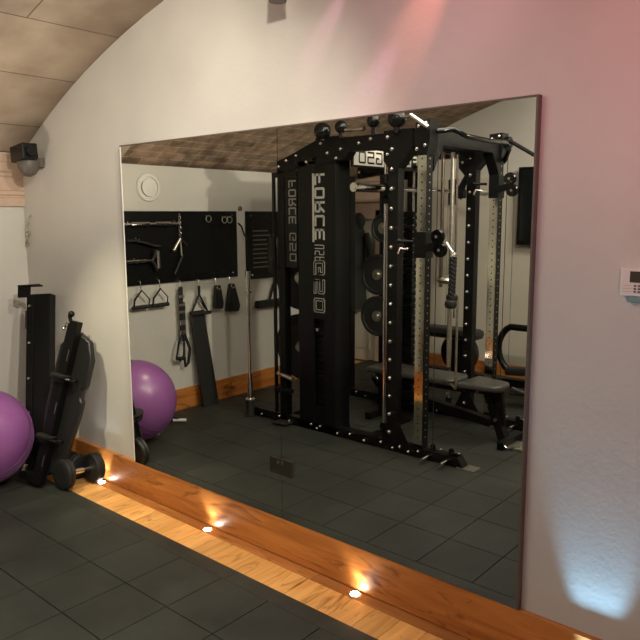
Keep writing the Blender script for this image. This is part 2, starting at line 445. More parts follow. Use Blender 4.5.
# twisted metal ornament
t = thing('metal_ornament', (-1.17, WB, 1.57), 'small twisted silver ornament hung below the cornice in the corner', 'ornament')
pts = []
for i in range(40):
    a = i/40*2*PI; pts.append((-1.18+.022*math.sin(2*a)+.01*math.cos(a), WB+.010, 1.52+.05*math.cos(a)))
MB().tube(pts, .005, 8, closed=True).build('ring', 'steel', t)
MB().tube([(-1.18, WB+.010, 1.565), (-1.195, WB+.012, 1.60), (-1.15, WB+.012, 1.62), (-1.165, WB+.010, 1.655), (-1.12, WB+.009, 1.675)], .005, 8).build('hanger', 'steel', t)

# deck lights in the wooden strip
def deck_light(x, d, label, e=3., col=(.72, .85, 1.), tilt=8, ang=95):
    t = thing('deck_light', (x, d, 0), label, 'floor light', 'small round lights set in the wooden floor strip')
    MB().lathe((x, d, -.010), (0, 0, 1), [(0, .030), (.0112, .030), (.0125, .027), (.0125, .0225)], 28).build('rim', 'steel', t)
    MB().lathe((x, d, .0), (0, 0, 1), [(0, .021), (.0035, .021), (.0045, .015)], 24).build('lens', 'led', t)
    l = bpy.data.lights.new('deck_lamp', 'SPOT'); l.energy = e; l.color = col; l.spot_size = math.radians(ang); l.spot_blend = .8; l.shadow_soft_size = .012
    lo = bpy.data.objects.new('deck_lamp', l); COL.objects.link(lo); lo.location = V((x, d, .012)); lo.rotation_euler = (PI+math.radians(-tilt), 0, 0)
LED = 3.2
deck_light(-.315, .040, 'small round floor light beside the dumbbells', 7., (.85, .93, 1), 7, 60)
deck_light(.71, .042, 'small round floor light midway along the wooden strip', 2.2, (.85, .92, 1))
deck_light(1.705, .034, 'small round floor light nearest the camera', 2.0, (1, .93, .8))
deck_light(2.72, .040, 'small round floor light below the keypad wall, lighting it blue', 30., (.32, .66, 1.), 7, 42)

# ------------------------------------------------------------------ exercise ball
def ball():
    c = (-.80, .555, .325); r = .30
    t = thing('exercise_ball', (c[0], c[1], .025), 'large purple exercise ball on the rubber floor by the left wall', 'exercise ball')
    b = MB(); pr = []
    for i in range(49):
        a = PI*i/48; rr = r*math.sin(a); h = -r*math.cos(a)
        pr.append((h, rr))
    b.lathe(c, (.65, .35, .55), pr, 64); b.build('ball_body', 'purple', t)
    for k in (-.2, -.08, .08, .2):
        bb = MB(); ax = V((.65, .35, .55)).normalized(); q = ax.orthogonal().normalized(); w = ax.cross(q); cc = V(c) + ax*(r*k)
        R_ = math.sqrt(1-k*k)*r + .0005
        pts = [cc + (q*math.cos(a*2*PI/72)+w*math.sin(a*2*PI/72))*R_ for a in range(72)]
        bb.tube([(p.x, -p.y, p.z) for p in pts], .0022, 6, closed=True); bb.build('moulded_ridge', 'purple2', t)
    MB().cyl((c[0]+.28*.52, c[1]+.28*.3, c[2]-.24), (c[0]+.28*.54, c[1]+.28*.31, c[2]-.25), .012).build('plug', 'white', t)
ball()

# ------------------------------------------------------------------ dumbbells
def dumbbell(p, q, r, label, z=0.):
    P, Q = Vector(p), Vector(q); ax = (Q-P).normalized(); L = (Q-P).length
    t = thing('dumbbell', ((p[0]+q[0])/2, (p[1]+q[1])/2, z), label, 'dumbbell', 'dumbbells by the skirting board')
    hw = .062
    for e, s_ in ((P, 1), (Q, -1)):
        MB().lathe(tuple(e), tuple(ax*s_), [(0, r*.55), (.002, r*.62), (.004, r*.9), (.012, r), (hw*.45, r), (hw*.5, r*.95), (hw*.55, r), (hw-.008, r), (hw, r*.9), (hw+.002, r*.3)], 32).build('head', 'rubberblk', t)
    a, b_ = P+ax*(hw+.001), Q-ax*(hw+.001); n = 9; pr = []
    Lh = (b_-a).length
    for i in range(n+1):
        u = i/n; pr.append((u*Lh, .0135+.004*math.sin(u*PI)))
    MB().lathe(tuple(a), tuple(ax), pr, 20).build('handle', 'chrome', t)
    return t
dumbbell((-.350, .300, .118), (-.362, .030, .093), .092, 'front black dumbbell with chrome handle, lying across mat edge')
dumbbell((-.66, .10, .078), (-.47, .085, .078), .078, 'rear black dumbbell behind the leaning equipment, against the skirting board')

# ------------------------------------------------------------------ leaning equipment
def lerp(a, b, u): return tuple(a[i]+(b[i]-a[i])*u for i in range(3))
def post():
    A, B = (-.67, .26, .05), (-.90, .055, 1.155)
    t = thing('equipment_post', (A[0], A[1], .025), 'tall black steel box post with bolts leaning in the left corner', 'steel post')
    ax = tuple(B[i]-A[i] for i in range(3)); L = math.sqrt(sum(v*v for v in ax)); side = (1, -.45, .0)
    c = lerp(A, B, .5)
    X = Vector(ax).normalized()
    # local z is the face normal towards the camera
    nrm = (.62, .85, .30)
    MB().obox(c, (L, .155, .075), ax, nrm, .004).build('column', 'powder', t)
    Nn = V(nrm); Xv = V(ax).normalized(); Y = Nn.cross(Xv).normalized(); Z = Xv.cross(Y)
    def at(u, y, z): 
        p = V(A)+Xv*(L*u)+Y*y+Z*z; return (p.x, -p.y, p.z)
    lip = MB()
    sgn = -1 if at(.5, .07, 0)[0] > at(.5, -.07, 0)[0] else 1
    MB().obox(at(.5, sgn*.055, .045), (L*.98, .045, .012), ax, nrm, .002).build('flange', 'satin', t)
    for u in (.12, .33, .52, .72, .93):
        p = at(u, sgn*.055, .051); q = at(u, sgn*.055, .060); MB().cyl(p, q, .008, n=10).build('bolt', 'bolt', t)
    p = at(1.02, sgn*.115, .01)
    MB().obox(p, (.075, .085, .012), ax, nrm, .002).obox(at(1.055, sgn*.08, .0), (.01, .15, .05), ax, nrm, .001).build('top_bracket', 'powder', t)
    MB().obox(at(.86, sgn*.10, -.02), (.12, .035, .03), ax, nrm, .004).build('side_tab', 'grayplastic', t)
    MB().obox(at(-.005, 0, 0), (.03, .17, .09), ax, nrm, .004).build('end_cap', 'rubberblk', t)
post()

def folded_bench():
    A, B = (-.49, .315, .05), (-.40, .06, 1.01)
    t = thing('folded_bench', (A[0], A[1], .025), 'black folded weight bench with a chamfered pad, leaning on the wall', 'weight bench')
    ax = tuple(B[i]-A[i] for i in range(3)); L = math.sqrt(sum(v*v for v in ax)); nrm = (.30, .9, .3)
    Xv = V(ax).normalized(); Y = V(nrm).cross(Xv).normalized(); Z = Xv.cross(Y)
    s = 1 if (V(A)+Y).x > V(A).x else -1
    Y = Y*s
    def at(u, y, z):
        p = V(A)+Xv*(L*u)+Y*y+Z*z; return (p.x, -p.y, p.z)
    # pad with chamfered corners
    o2 = [(.06, -.06), (.06, .10), (.16, .12), (.30, .13), (.46, .15), (.54, .15), (.56, .128), (.61, .128), (.63, .15), (.80, .15), (.91, .10), (.95, .0), (.92, -.06), (.84, -.12), (.40, -.12)]
    b = MB(); a = [at(u, y, -.02) for u, y in o2]; off = V(at(0, 0, .045))-V(at(0, 0, 0))
    b.prism(a, (off.x, -off.y, off.z)); pd = b.build('pad', 'vinyl', t)
    bv = pd.modifiers.new('soft', 'BEVEL'); bv.width = .012; bv.segments = 3; bv.limit_method = 'ANGLE'
    MB().obox(at(.50, -.005, .052), (L*1.02, .062, .05), ax, tuple((nrm)), .004).build('main_beam', 'powder', t)
    MB().obox(at(.50, -.045, .056), (L*.98, .012, .03), ax, tuple((nrm)), .002).build('side_rail', 'satin', t)
    for u in (.28, .66):
        pts = [at(u+.02*math.sin(k/20*2*PI)*0, .085*math.cos(k/20*2*PI), .055+.055*math.sin(k/20*2*PI)) for k in range(20)]
        MB().tube(pts, .010, 8, closed=True).build('roller_ring', 'gloss', t)
        MB().lathe(at(u-.03, -.01, .075), ax, [(0, .03), (.03, .058), (.045, .06), (.05, .03)], 20).build('roller_cup', 'rubberblk', t)
    MB().tube([at(1.0, -.05, .05), at(1.03, -.07, .05), at(1.05, -.05, .05)], .012, 8).sph(at(1.045, -.055, .055), .02, n=10).build('latch', 'powder', t)
    MB().cyl(at(.99, -.075, .05), at(.955, -.085, .05), .009).sph(at(.945, -.092, .05), .011, n=10).sph(at(.97, -.06, .055), .010, n=10).build('pull_pin', 'bolt', t)
    MB().obox(at(.01, -.075, .05), (.05, .16, .05), ax, nrm, .004).build('foot_bar', 'powder', t)
    MB().cyl(at(.01, -.155, .045), at(.06, -.155, .045), .017).cyl(at(-.005, -.155, .045), at(.01, -.155, .045), .024).cyl(at(.06, -.155, .045), at(.07, -.155, .045), .022).build('foot_wheel', 'chrome', t)
    for u in (.47, .80, .14):
        MB().obox(at(u, .012, .079), (.07, .004, .003), ax, nrm).build('slot', 'steel', t)
folded_bench()

# ------------------------------------------------------------------ left wall equipment
PW = XL+.018
def board(d0, d1, z0, z1, label, name='pegboard'):
    t = thing(name, (XL, (d0+d1)/2, z0), label, 'wall board')
    MB().box((XL+.0005, d0, z0), (PW, d1, z1), .002).build('panel', 'satin', t)
    nd = int((d1-d0)/.1)
    for i in range(nd):
        for j in range(int((z1-z0)/.1)):
            if i == 0 or j == 0 or i == nd-1 or j == int((z1-z0)/.1)-1: MB().cyl((PW, d0+.05+i*.1, z0+.05+j*.1), (PW+.002, d0+.05+i*.1, z0+.05+j*.1), .006, n=8).build('peg_hole', 'gloss', t)
    for (dd, zz) in ((d0+.06, z1-.04), (d1-.06, z1-.04), (d0+.06, z0+.04), (d1-.06, z0+.04)):
        MB().cyl((PW, dd, zz), (PW+.004, dd, zz), .007, n=10).build('screw', 'bolt', t)
    return t
board(.74, 1.975, 1.12, 1.705, 'large black pegboard hung with cable handles on left wall')
t = board(2.09, 2.62, 1.08, 1.705, 'smaller black exercise chart board behind the upright barbell', 'chart_board')
for i in range(9):
    MB().box((PW+.0004, 2.17, 1.52-i*.042), (PW+.0012, 2.17+.20+.03*math.sin(i*2), 1.53-i*.042)).build('chart_line', 'printdim', t)
MB().box((PW+.0004, 2.36, 1.12), (PW+.004, 2.58, 1.47), .001).build('chart_panel', 'gloss', t)
MB().box((PW+.0045, 2.44, 1.38), (PW+.005, 2.452, 1.45)).box((PW+.0045, 2.475, 1.38), (PW+.005, 2.487, 1.45)).build('chart_marks', 'printdim', t)

t = thing('wall_vent', (XL, 1.05, 1.89), 'round white air vent on left wall above the pegboard', 'vent')
MB().lathe((XL, 1.05, 1.89), (1, 0, 0), [(0, .112), (.006, .112), (.016, .104), (.016, .088), (.006, .084), (.006, .02)], 40).build('outer_ring', 'white', t)
MB().lathe((XL+.010, 1.05, 1.89), (1, 0, 0), [(0, .03), (.008, .070), (.013, .068), (.016, .04), (.016, .002)], 40).build('disc', 'white', t)

tag(MB().lathe((XL, 2.03, 1.73), (1, 0, 0), [(0, .022), (.012, .022), (.02, .012)], 16).build('wall_hook', 'backing', loc=(XL, 2.03, 1.73)), 'small brown wall hook between the two black boards', 'hook')

HX = PW+.035
def hook(d, z, parent):
    MB().tube([(PW, d, z+.05), (PW+.03, d, z+.05), (PW+.038, d, z+.03), (HX, d, z+.0), (HX, d, z-.012)], .0035, 6).build('carabiner', 'bolt', parent)
# straight bar with two silver grips
t = thing('cable_bar', (PW, 1.05, 1.6), 'silver straight cable bar, uppermost on the pegboard', 'cable bar', 'cable attachments on the pegboard')
MB().cyl((HX, .77, 1.605), (HX, 1.31, 1.605), .008).build('shaft', 'steel', t)
for a, b_ in ((.84, 1.01), (1.06, 1.22)): MB().cyl((HX, a, 1.605), (HX, b_, 1.605), .017).build('grip', 'chrome', t)
for dd in (.80, 1.28): MB().tube([(PW-.005, dd, 1.63), (HX, dd, 1.59), (HX+.02, dd, 1.60), (HX+.022, dd, 1.625)], .004, 6).build('peg', 'bolt', t)
# curved bar black
t = thing('cable_bar', (PW, 1.0, 1.5), 'black bent cable bar, second row of the pegboard', 'cable bar', 'cable attachments on the pegboard')
MB().tube([(HX, .80, 1.475), (HX, .88, 1.475), (HX, .97, 1.455), (HX, 1.05, 1.43), (HX, 1.11, 1.425)], .011, 8).build('shaft', 'rubberblk', t)
MB().tube([(PW-.005, .9, 1.50), (HX, .9, 1.458), (HX+.02, .9, 1.49)], .004, 6).build('peg', 'bolt', t)
# T grip bar
t = thing('rowing_handle', (PW, .95, 1.33), 'silver and black wide grip handle, low on the pegboard', 'cable handle', 'cable attachments on the pegboard')
MB().cyl((HX, .77, 1.315), (HX, .97, 1.315), .015).build('shaft', 'chrome', t)
MB().tube([(HX, .97, 1.315), (HX+.01, 1.02, 1.315), (HX+.01, 1.05, 1.36), (HX+.01, 1.06, 1.40)], .013, 8).tube([(HX+.01, 1.02, 1.315), (HX+.01, 1.05, 1.27), (HX+.01, 1.06, 1.235)], .013, 8).build('yoke', 'rubberblk', t)
MB().cyl((HX+.012, 1.075, 1.25), (HX+.012, 1.075, 1.39), .014).build('grip', 'chrome', t)
MB().tube([(PW-.005, .88, 1.34), (HX, .88, 1.298), (HX+.02, .88, 1.33)], .004, 6).build('peg', 'bolt', t)
# Y chain handle
t = thing('double_handle', (PW, 1.32, 1.5), 'black forked cable handle on chain at pegboard centre', 'cable handle', 'cable attachments on the pegboard')
b = MB()
for i in range(9): 
    z = 1.67-i*.021
    b.tube([(HX+(.006 if i % 2 else 0)*math.cos(a), 1.31+.007*math.cos(a), z+.013*math.sin(a)) for a in [k*PI/5 for k in range(10)]], .0025, 5, closed=True)
b.build('chain', 'bolt', t)
MB().cyl((HX, 1.31, 1.48), (HX, 1.25, 1.40), .013).sph((HX, 1.245, 1.39), .017, n=10).build('left_arm', 'steel', t)
MB().cyl((HX, 1.31, 1.48), (HX, 1.38, 1.42), .011).build('right_arm', 'rubberblk', t)
MB().cyl((HX, 1.33, 1.34), (HX, 1.24, 1.19), .012).build('lower_bar', 'rubberblk', t)
MB().cyl((HX, 1.31, 1.48), (HX, 1.32, 1.34), .008).build('link', 'steel', t)
for (dd, zz) in ((1.62, 1.64), (1.80, 1.63), (1.86, 1.63)):
    o = MB().tube([(HX, dd+.028*math.cos(a), zz+.028*math.sin(a)) for a in [k*PI/8 for k in range(16)]], .004, 6, closed=True).tube([(PW-.005, dd, zz+.03), (HX+.01, dd, zz+.022), (HX+.012, dd, zz+.034)], .003, 6).build('steel_ring', 'steel', loc=(PW, dd, zz))
    tag(o, {1.62: 'dark steel ring hung alone near pegboard top', 1.80: 'steel ring near pegboard right corner, left of a pair', 1.86: 'steel ring near pegboard right corner, right of a pair'}[dd], 'ring', 'steel rings on the pegboard')
tag(MB().tube([(HX, 1.96, 1.60), (HX+.01, 1.99, 1.57), (HX+.01, 2.02, 1.50), (HX+.01, 2.05, 1.46)], .008, 8).build('hanging_strap', 'cloth', loc=(HX, 1.96, 1.5)), 'short black strap sticking out past pegboard right edge', 'strap')

def d_handle(d, zt, w, h, label, g):
    t = thing('stirrup_handle', (HX, d, zt-h), label, 'cable handle', g); hook(d, zt+.02, t)
    zb = zt-h; zc = zt-h*.55
    MB().tube([(HX, d-w/2, zb), (HX+.012, d-w/2, zc), (HX+.012, d, zt), (HX+.012, d+w/2, zc), (HX, d+w/2, zb)], .0085, 8, flat=.6).build('strap', 'cloth', t)
    MB().cyl((HX, d-w/2-.012, zb), (HX, d+w/2+.012, zb), .016).build('grip', 'rubberblk', t); return t
d_handle(.905, 1.085, .14, .135, 'left black stirrup handle of the pair below pegboard', 'pair of stirrup handles')
d_handle(1.085, 1.085, .14, .135, 'right black stirrup handle of the pair below pegboard', 'pair of stirrup handles')
# triangle handle
t = thing('triangle_handle', (HX, 1.49, .84), 'black triangular cable handle hanging below the pegboard', 'cable handle'); hook(1.49, 1.075, t)
MB().box((HX-.003, 1.478, 1.0), (HX+.003, 1.502, 1.075)).build('strap', 'cloth', t)
MB().tube([(HX, 1.49, 1.0), (HX, 1.40, .845), (HX+.03, 1.395, .835)], .009, 8).tube([(HX, 1.49, 1.0), (HX, 1.58, .845), (HX+.03, 1.585, .835)], .009, 8).build('sides', 'rubberblk', t)
MB().cyl((HX+.02, 1.385, .838), (HX+.02, 1.595, .838), .016).build('grip', 'rubberblk', t)
MB().tube([(HX-.01, 1.42, .87), (HX-.01, 1.49, .97), (HX-.01, 1.56, .87)], .006, 8).build('inner_brace', 'powder', t)
# cuffs
def cuff(d, w, zt, zb, label):
    t = thing('ankle_cuff', (HX, d, zb), label, 'strap', 'ankle cuffs below the pegboard'); hook(d-.02, zt+.01, t)
    b = MB(); b.prism([(HX-.012, d-.028, zt), (HX-.012, d+.03, zt), (HX-.012, d+w*.62, zb+.05), (HX-.012, d+w*.5, zb), (HX-.012, d-w*.5, zb+.01), (HX-.012, d-w*.42, zb+.09)], (.03, 0, 0))
    o = b.build('cuff', 'cloth', t); bv = o.modifiers.new('soft', 'BEVEL'); bv.width = .008; bv.segments = 2
    MB().tube([(HX+.022, d+.018*math.cos(a), zt-.02+.018*math.sin(a)) for a in [k*PI/6 for k in range(12)]], .003, 6, closed=True).build('ring', 'bolt', t)
    MB().box((HX+.019, d-.012, zb+.06), (HX+.022, d+.02, zt-.05)).build('closure_strip', 'rubberblk', t)
cuff(1.695, .10, 1.065, .85, 'narrower black ankle cuff below the pegboard')
cuff(1.86, .15, 1.065, .81, 'wider black ankle cuff below pegboard right corner')
# long suspension strap
t = thing('suspension_strap', (HX, 1.29, .42), 'long black suspension strap with buckles, hanging beside the leaning board', 'strap'); hook(1.295, 1.08, t)
MB().box((HX-.003, 1.275, .70), (HX+.004, 1.315, 1.08)).box((HX+.006, 1.285, .62), (HX+.010, 1.33, .95)).build('webbing', 'cloth', t)
for z in (1.0, .93, .87, .79, .77, .70, .69): MB().box((HX+.004, 1.272, z-.012), (HX+.014, 1.325, z+.010), .002).build('buckle', 'steel', t)
MB().tube([(HX+.01, 1.29, .70), (HX+.02, 1.24, .60), (HX+.02, 1.215, .50), (HX+.02, 1.25, .46), (HX+.02, 1.29, .50), (HX+.02, 1.30, .60)], .012, 8, closed=True, flat=.6).build('loop', 'cloth', t)
MB().cyl((HX+.02, 1.215, .485), (HX+.02, 1.30, .475), .016).build('grip', 'rubberblk', t)
MB().tube([(HX+.01, 1.31, .68), (HX+.015, 1.36, .55), (HX+.015, 1.34, .43), (HX+.015, 1.31, .40), (HX+.015, 1.30, .47)], .013, 8, flat=.5).build('tail', 'cloth', t)
# leaning black board
b = MB(); b.prism([(XL+.030, 1.395, .86), (XL+.030, 1.54, .86), (XL+.105, 1.62, .026), (XL+.105, 1.445, .026)], (.022, 0, .002))
o = b.build('leaning_board', 'rubberblk', loc=(XL+.1, 1.5, .026)); bv = o.modifiers.new('soft', 'BEVEL'); bv.width = .004; bv.segments = 2
tag(o, 'long black padded board leaning on left wall below triangle handle', 'board')
# lower shelf attachment
t = thing('pulldown_attachment', (XL+.05, 2.42, .82), 'black angled bar attachment hung below the smaller board', 'cable attachment')
MB().obox((XL+.05, 2.40, .84), (.46, .05, .07), (0, 1, 0), bev=.01).build('crossbar', 'rubberblk', t)
MB().cyl((XL+.05, 2.34, .86), (XL+.03, 2.46, 1.10), .012).build('strut', 'powder', t)
MB().cyl((XL, 2.46, 1.06), (XL+.06, 2.46, 1.06), .006).build('peg', 'bolt', t)
# small weight beside the ball
t = thing('push_up_grip', (-.93, 1.02, .03), 'small black grip with a white end beside purple ball', 'exercise grip')
MB().tube([(-1.02, .93, .026), (-1.0, .98, .07), (-.96, 1.02, .07), (-.93, 1.03, .045)], .022, 10).build('body', 'rubberblk', t)
MB().cyl((-.95, 1.00, .043), (-.87, 1.07, .043), .013).build('end', 'white', t)

# upright barbell in its holder
t = thing('barbell', (-.62, 1.535, .1), 'chrome barbell standing upright in a holder left of the gym machine', 'barbell')
bx, bd = -.615, 1.535
MB().cyl((bx, bd, .156), (bx, bd, 1.22), .0125).build('shaft', 'chrome', t)
MB().cyl((bx, bd, 1.075), (bx, bd, 1.225), .021).cyl((bx, bd, 1.045), (bx, bd, 1.06), .03).cyl((bx, bd, .86), (bx, bd, 1.045), .019).build('upper_sleeve', 'chrome', t)
MB().cyl((bx, bd, .157), (bx, bd, .385), .021).build('lower_sleeve', 'chrome', t)
MB().lathe((bx, bd, .155), (0, 0, 1), [(0, .034), (.012, .04), (.022, .026)], 20).build('collar', 'bolt', t)

# ------------------------------------------------------------------ the multi gym
G = thing('cable_gym', (.5, 2.1, .025), 'large black multi-station cable gym with silver front posts and weight stacks', 'gym machine')
N_, F_ = 1.60, 2.60        # the two side frames
ZT = 2.20
def gp(b, name, m, par=None, **k): return b.build(name, m, par or G, **k)
for d in (N_, F_):
    # base rails
    s = -1 if d == N_ else 1
    gp(MB().box((-.62, d-.035, .026), (1.30, d+.035, .095), .004), 'base_rail', 'powder')
    gp(MB().box((1.30, d-.045, .026), (1.43, d+.05, .034), .002), 'foot_plate', 'steel')
    gp(MB().prism([(1.24, d-.036, .095), (1.30, d-.036, .095), (1.345, d-.036, .034), (1.24, d-.036, .034)], (0, .072, 0)), 'end_gusset', 'powder')
    for xb in (1.10, 1.24):
        gp(MB().cyl((xb, d-.14, .066), (xb, d-.035, .066), .011), 'band_peg', 'chrome')
        gp(MB().cyl((xb+.0, d+.035, .072), (xb+.0, d+.10, .072), .011), 'band_peg', 'chrome')
        gp(MB().cyl((xb, d, .095), (xb, d, .125), .019, n=12).cyl((xb, d, .125), (xb, d, .131), .014, n=12), 'base_knob', 'gloss')
    # silver faced front post
    p = gp(MB().box((.965, d-.036, .095), (1.035, d+.036, ZT), .003), 'front_post', 'powder')
    gp(MB().box((.967, d-.0395, .12), (1.033, d-.0362, ZT-.09), .001), 'numbered_face', 'postface', p)
    for i in range(38):
        z = .17+i*.05
        gp(MB().cyl((1.0, d-.0402, z), (1.0, d-.0393, z), .0055, n=10), 'pin_hole', 'gloss', p)
        gp(MB().cyl((1.0345, d, z), (1.0355, d, z), .0055, n=10), 'side_hole', 'steel', p)
    # bolted black middle post
    mx = .735 if d == N_ else .765
    p = gp(MB().box((mx, d-.036, .095), (mx+.08, d+.036, ZT-.05), .003), 'middle_post', 'powder')
    for i in range(16):
        z = .165+i*.1285
        gp(MB().cyl((mx+.035, d-.036, z), (mx+.035, d-.050, z), .013, n=10).sph((mx+.035, d-.050, z), .0115, n=10), 'bolt', 'bolt', p)
    # rear post
    rx = -.30 if d == N_ else -.44
    gp(MB().box((rx, d-.035, .026), (rx+.065, d+.035, 2.0), .003), 'rear_post', 'powder')
    # top rails
    gp(MB().box((.10, d-.04, ZT-.10), (1.05, d+.04, ZT+.0), .004), 'top_rail', 'powder')
    gp(MB().prism([(-.30, d-.035, 1.98), (-.30, d-.035, 2.07), (-.16, d-.035, 2.11), (.10, d-.035, 2.20), (.10, d-.035, 2.09), (.0, d-.035, 2.03), (-.1, d-.035, 2.0)], (0, .07, 0)), 'rear_top_arm', 'powder')
    gp(MB().prism([(.10, d-.045, 2.02), (.10, d-.045, 2.215), (.30, d-.045, 2.215), (.42, d-.045, 2.12), (.36, d-.045, 2.05)], (0, .09, 0)), 'corner_gusset', 'powder')
    gp(MB().prism([(.70, d-.046, 2.11), (.70, d-.046, 2.02), (.78, d-.046, 1.93), (.86, d-.046, 2.02), (.93, d-.046, 2.09), (.93, d-.046, 2.215), (.70, d-.046, 2.215)], (0, .092, 0)), 'middle_gusset', 'powder')
    gp(MB().prism([(.955, d-.05, 2.04), (.955, d-.05, 2.255), (1.06, d-.05, 2.26), (1.06, d-.05, 2.12), (1.04, d-.05, 2.04)], (0, .10, 0)), 'front_gusset', 'powder')
    for (xb, zb) in ((.16, 2.17), (.22, 2.10), (.34, 2.12), (.30, 2.06), (.74, 2.17), (.74, 2.06), (.98, 2.22), (1.035, 2.235), (1.03, 2.10), (.97, 2.08), (.50, 2.15), (-.26, 2.03), (-.18, 2.07), (-.08, 2.10), (.02, 2.05), (.6, 2.17)):
        gp(MB().cyl((xb, d-.045, zb), (xb, d-.060, zb), .011, n=10).sph((xb, d-.06, zb), .0095, n=8), 'bolt', 'bolt')
    for i, xb in enumerate((-.50, -.30, -.19, .04, .10, .13, .30, .42, .55, .70, .80, .86, .93, 1.01)):
        gp(MB().cyl((xb, d-.035, .055+.02*(i % 2)), (xb, d-.048, .055+.02*(i % 2)), .0105, n=10).sph((xb, d-.048, .055+.02*(i % 2)), .009, n=8), 'bolt', 'bolt')
    # gusset plates at post feet
    gp(MB().prism([(.70, d-.0375, .095), (.765, d-.0375, .24), (.845, d-.0375, .24), (.93, d-.0375, .095)], (0, .004, 0)), 'foot_gusset', 'powder')
    # round cable guards and grips along the top
    for (xb, zb, rr) in ((.17, 2.255, .062), (.34, 2.27, .044), (.62, 2.285, .045), (.81, 2.285, .062)) if d == N_ else ():
        gp(MB().sph((xb, d-.05, zb), rr, n=20).cyl((xb, d-.05, 2.19), (xb, d-.05, zb), rr*.35), 'ball_grip', 'gloss')
    if d == N_: gp(MB().cyl((.39, d-.06, 2.245), (.58, d-.10, 2.235), .014), 'pull_up_handle', 'chrome')
    if d == N_: gp(MB().cyl((.86, d-.06, 2.285), (.93, d-.07, 2.29), .014).cyl((.93, d-.07, 2.29), (1.08, d-.10, 2.20), .014), 'pull_up_handle', 'chrome')
    if d == F_: gp(MB().cyl((1.05, d+.02, 2.19), (1.09, d+.02, 2.19), .045).cyl((1.09, d+.02, 2.2), (1.27, d+.04, 2.09), .014), 'corner_handle', 'powder')
    # weight stack tower: shroud with text, guide rods, plates
    y0, y1 = (N_-.035, N_+.135) if d == N_ else (F_-.135, F_+.035)
    xo = 0. if d == N_ else .10
    tw = gp(MB().box((xo-.10, y0, .03), (xo+.28, y1, .09), .004), 'tower_base', 'powder')
    outer = y0 if d == N_ else y1
    k = 1 if d == N_ else -1
    sh = MB()
    sh.box((xo-.07, outer, .085), (xo+.065, outer+k*.02, 2.06), .004)
    sh.box((xo+.165, outer, .085), (xo+.255, outer+k*.02, 2.06), .004)
    sh.box((xo+.065, outer, .90), (xo+.165, outer+k*.02, 2.06), .002)
    sh.box((xo+.065, outer, .085), (xo+.165, outer+k*.02, .22), .002)
    sh.box((xo+.245, outer, .085), (xo+.275, outer+k*(.17 if d == N_ else .03), 2.06), .006)
    sh.box((xo-.09, outer, .085), (xo-.065, outer+k*.17, 2.06), .006)
    sh.box((xo-.09, outer, 2.03), (xo+.275, outer+k*.17, 2.055), .004)
    gp(sh, 'stack_shroud', 'satin')
    ym = outer+k*.095
    for xr in (xo+.02, xo+.20):
        gp(MB().cyl((xr, ym, .09), (xr, ym, 2.03), .010), 'guide_rod', 'chrome')
    st = gp(MB().box((xo+.10, ym-.012, .1), (xo+.13, ym+.012, 1.95)), 'selector_stem', 'steel')
    npl = 16; zz = .11; pl = None
    hi = d == F_
    for i in range(npl+ (14 if hi else 0)):
        q = MB().box((xo-.05, ym-.06, zz), (xo+.235, ym+.06, zz+.046), .003)
        pl = gp(q, 'weight_plate', 'satin', st); 
        if hi: MB().box((xo+.2355, ym-.018, zz+.014), (xo+.2368, ym+.022, zz+.032)).build('number_sticker', 'printdim', pl)
        zz += .0505 if i < npl else .056
    gp(MB().cyl((xo+.115, outer-k*.0, .82), (xo+.115, outer-k*.02, .82), .012), 'selector_knob', 'bolt')
    # Smith guide rod, carriage
    rd = 1.70 if d == N_ else 2.62
    gp(MB().cyl((.62, rd, .16), (.62, rd, ZT-.06), .0135), 'smith_guide_rod', 'chrome')
    gp(MB().cyl((.62, rd, .10), (.62, rd, .17), .026), 'rod_socket', 'powder')
    gp(MB().box((.585, min(rd, d)-.02, ZT-.10), (.66, max(rd, d)+.02, ZT-.05)), 'rod_bracket', 'powder')
    gp(MB().box((.56, min(rd, d)-.02, .05), (.66, max(rd, d)+.02, .10)), 'rod_foot', 'powder')
    gp(MB().cyl((.62, rd, 1.74), (.62, rd, 1.94), .038).box((.59, rd-.03, 1.79), (.72, rd+.03, 1.86), .006), 'smith_carriage', 'powder')
    gp(MB().prism([(.66, rd-.03, 1.85), (.74, rd-.03, 1.98), (.77, rd-.03, 1.98), (.70, rd-.03, 1.78)], (0, .02, 0)), 'smith_hook', 'powder')
# smith bar
gp(MB().cyl((.655, 1.30, 1.843), (.655, 3.08, 1.843), .0145), 'smith_bar', 'chrome')
gp(MB().cyl((.655, 1.29, 1.843), (.655, 1.60, 1.843), .030).cyl((.655, 1.285, 1.843), (.655, 1.29, 1.843), .020), 'smith_sleeve', 'chrome')
gp(MB().cyl((.655, 2.78, 1.843), (.655, 3.09, 1.843), .026), 'smith_sleeve', 'steel')
gp(MB().cyl((.655, 1.62, 1.843), (.655, 1.66, 1.843), .045), 'bar_collar', 'powder')
gp(MB().cyl((-.615, 1.535, .026), (-.615, 1.535, .155), .036).cyl((-.615, 1.535, .026), (-.615, 1.535, .034), .05), 'barbell_holder', 'rubberblk')
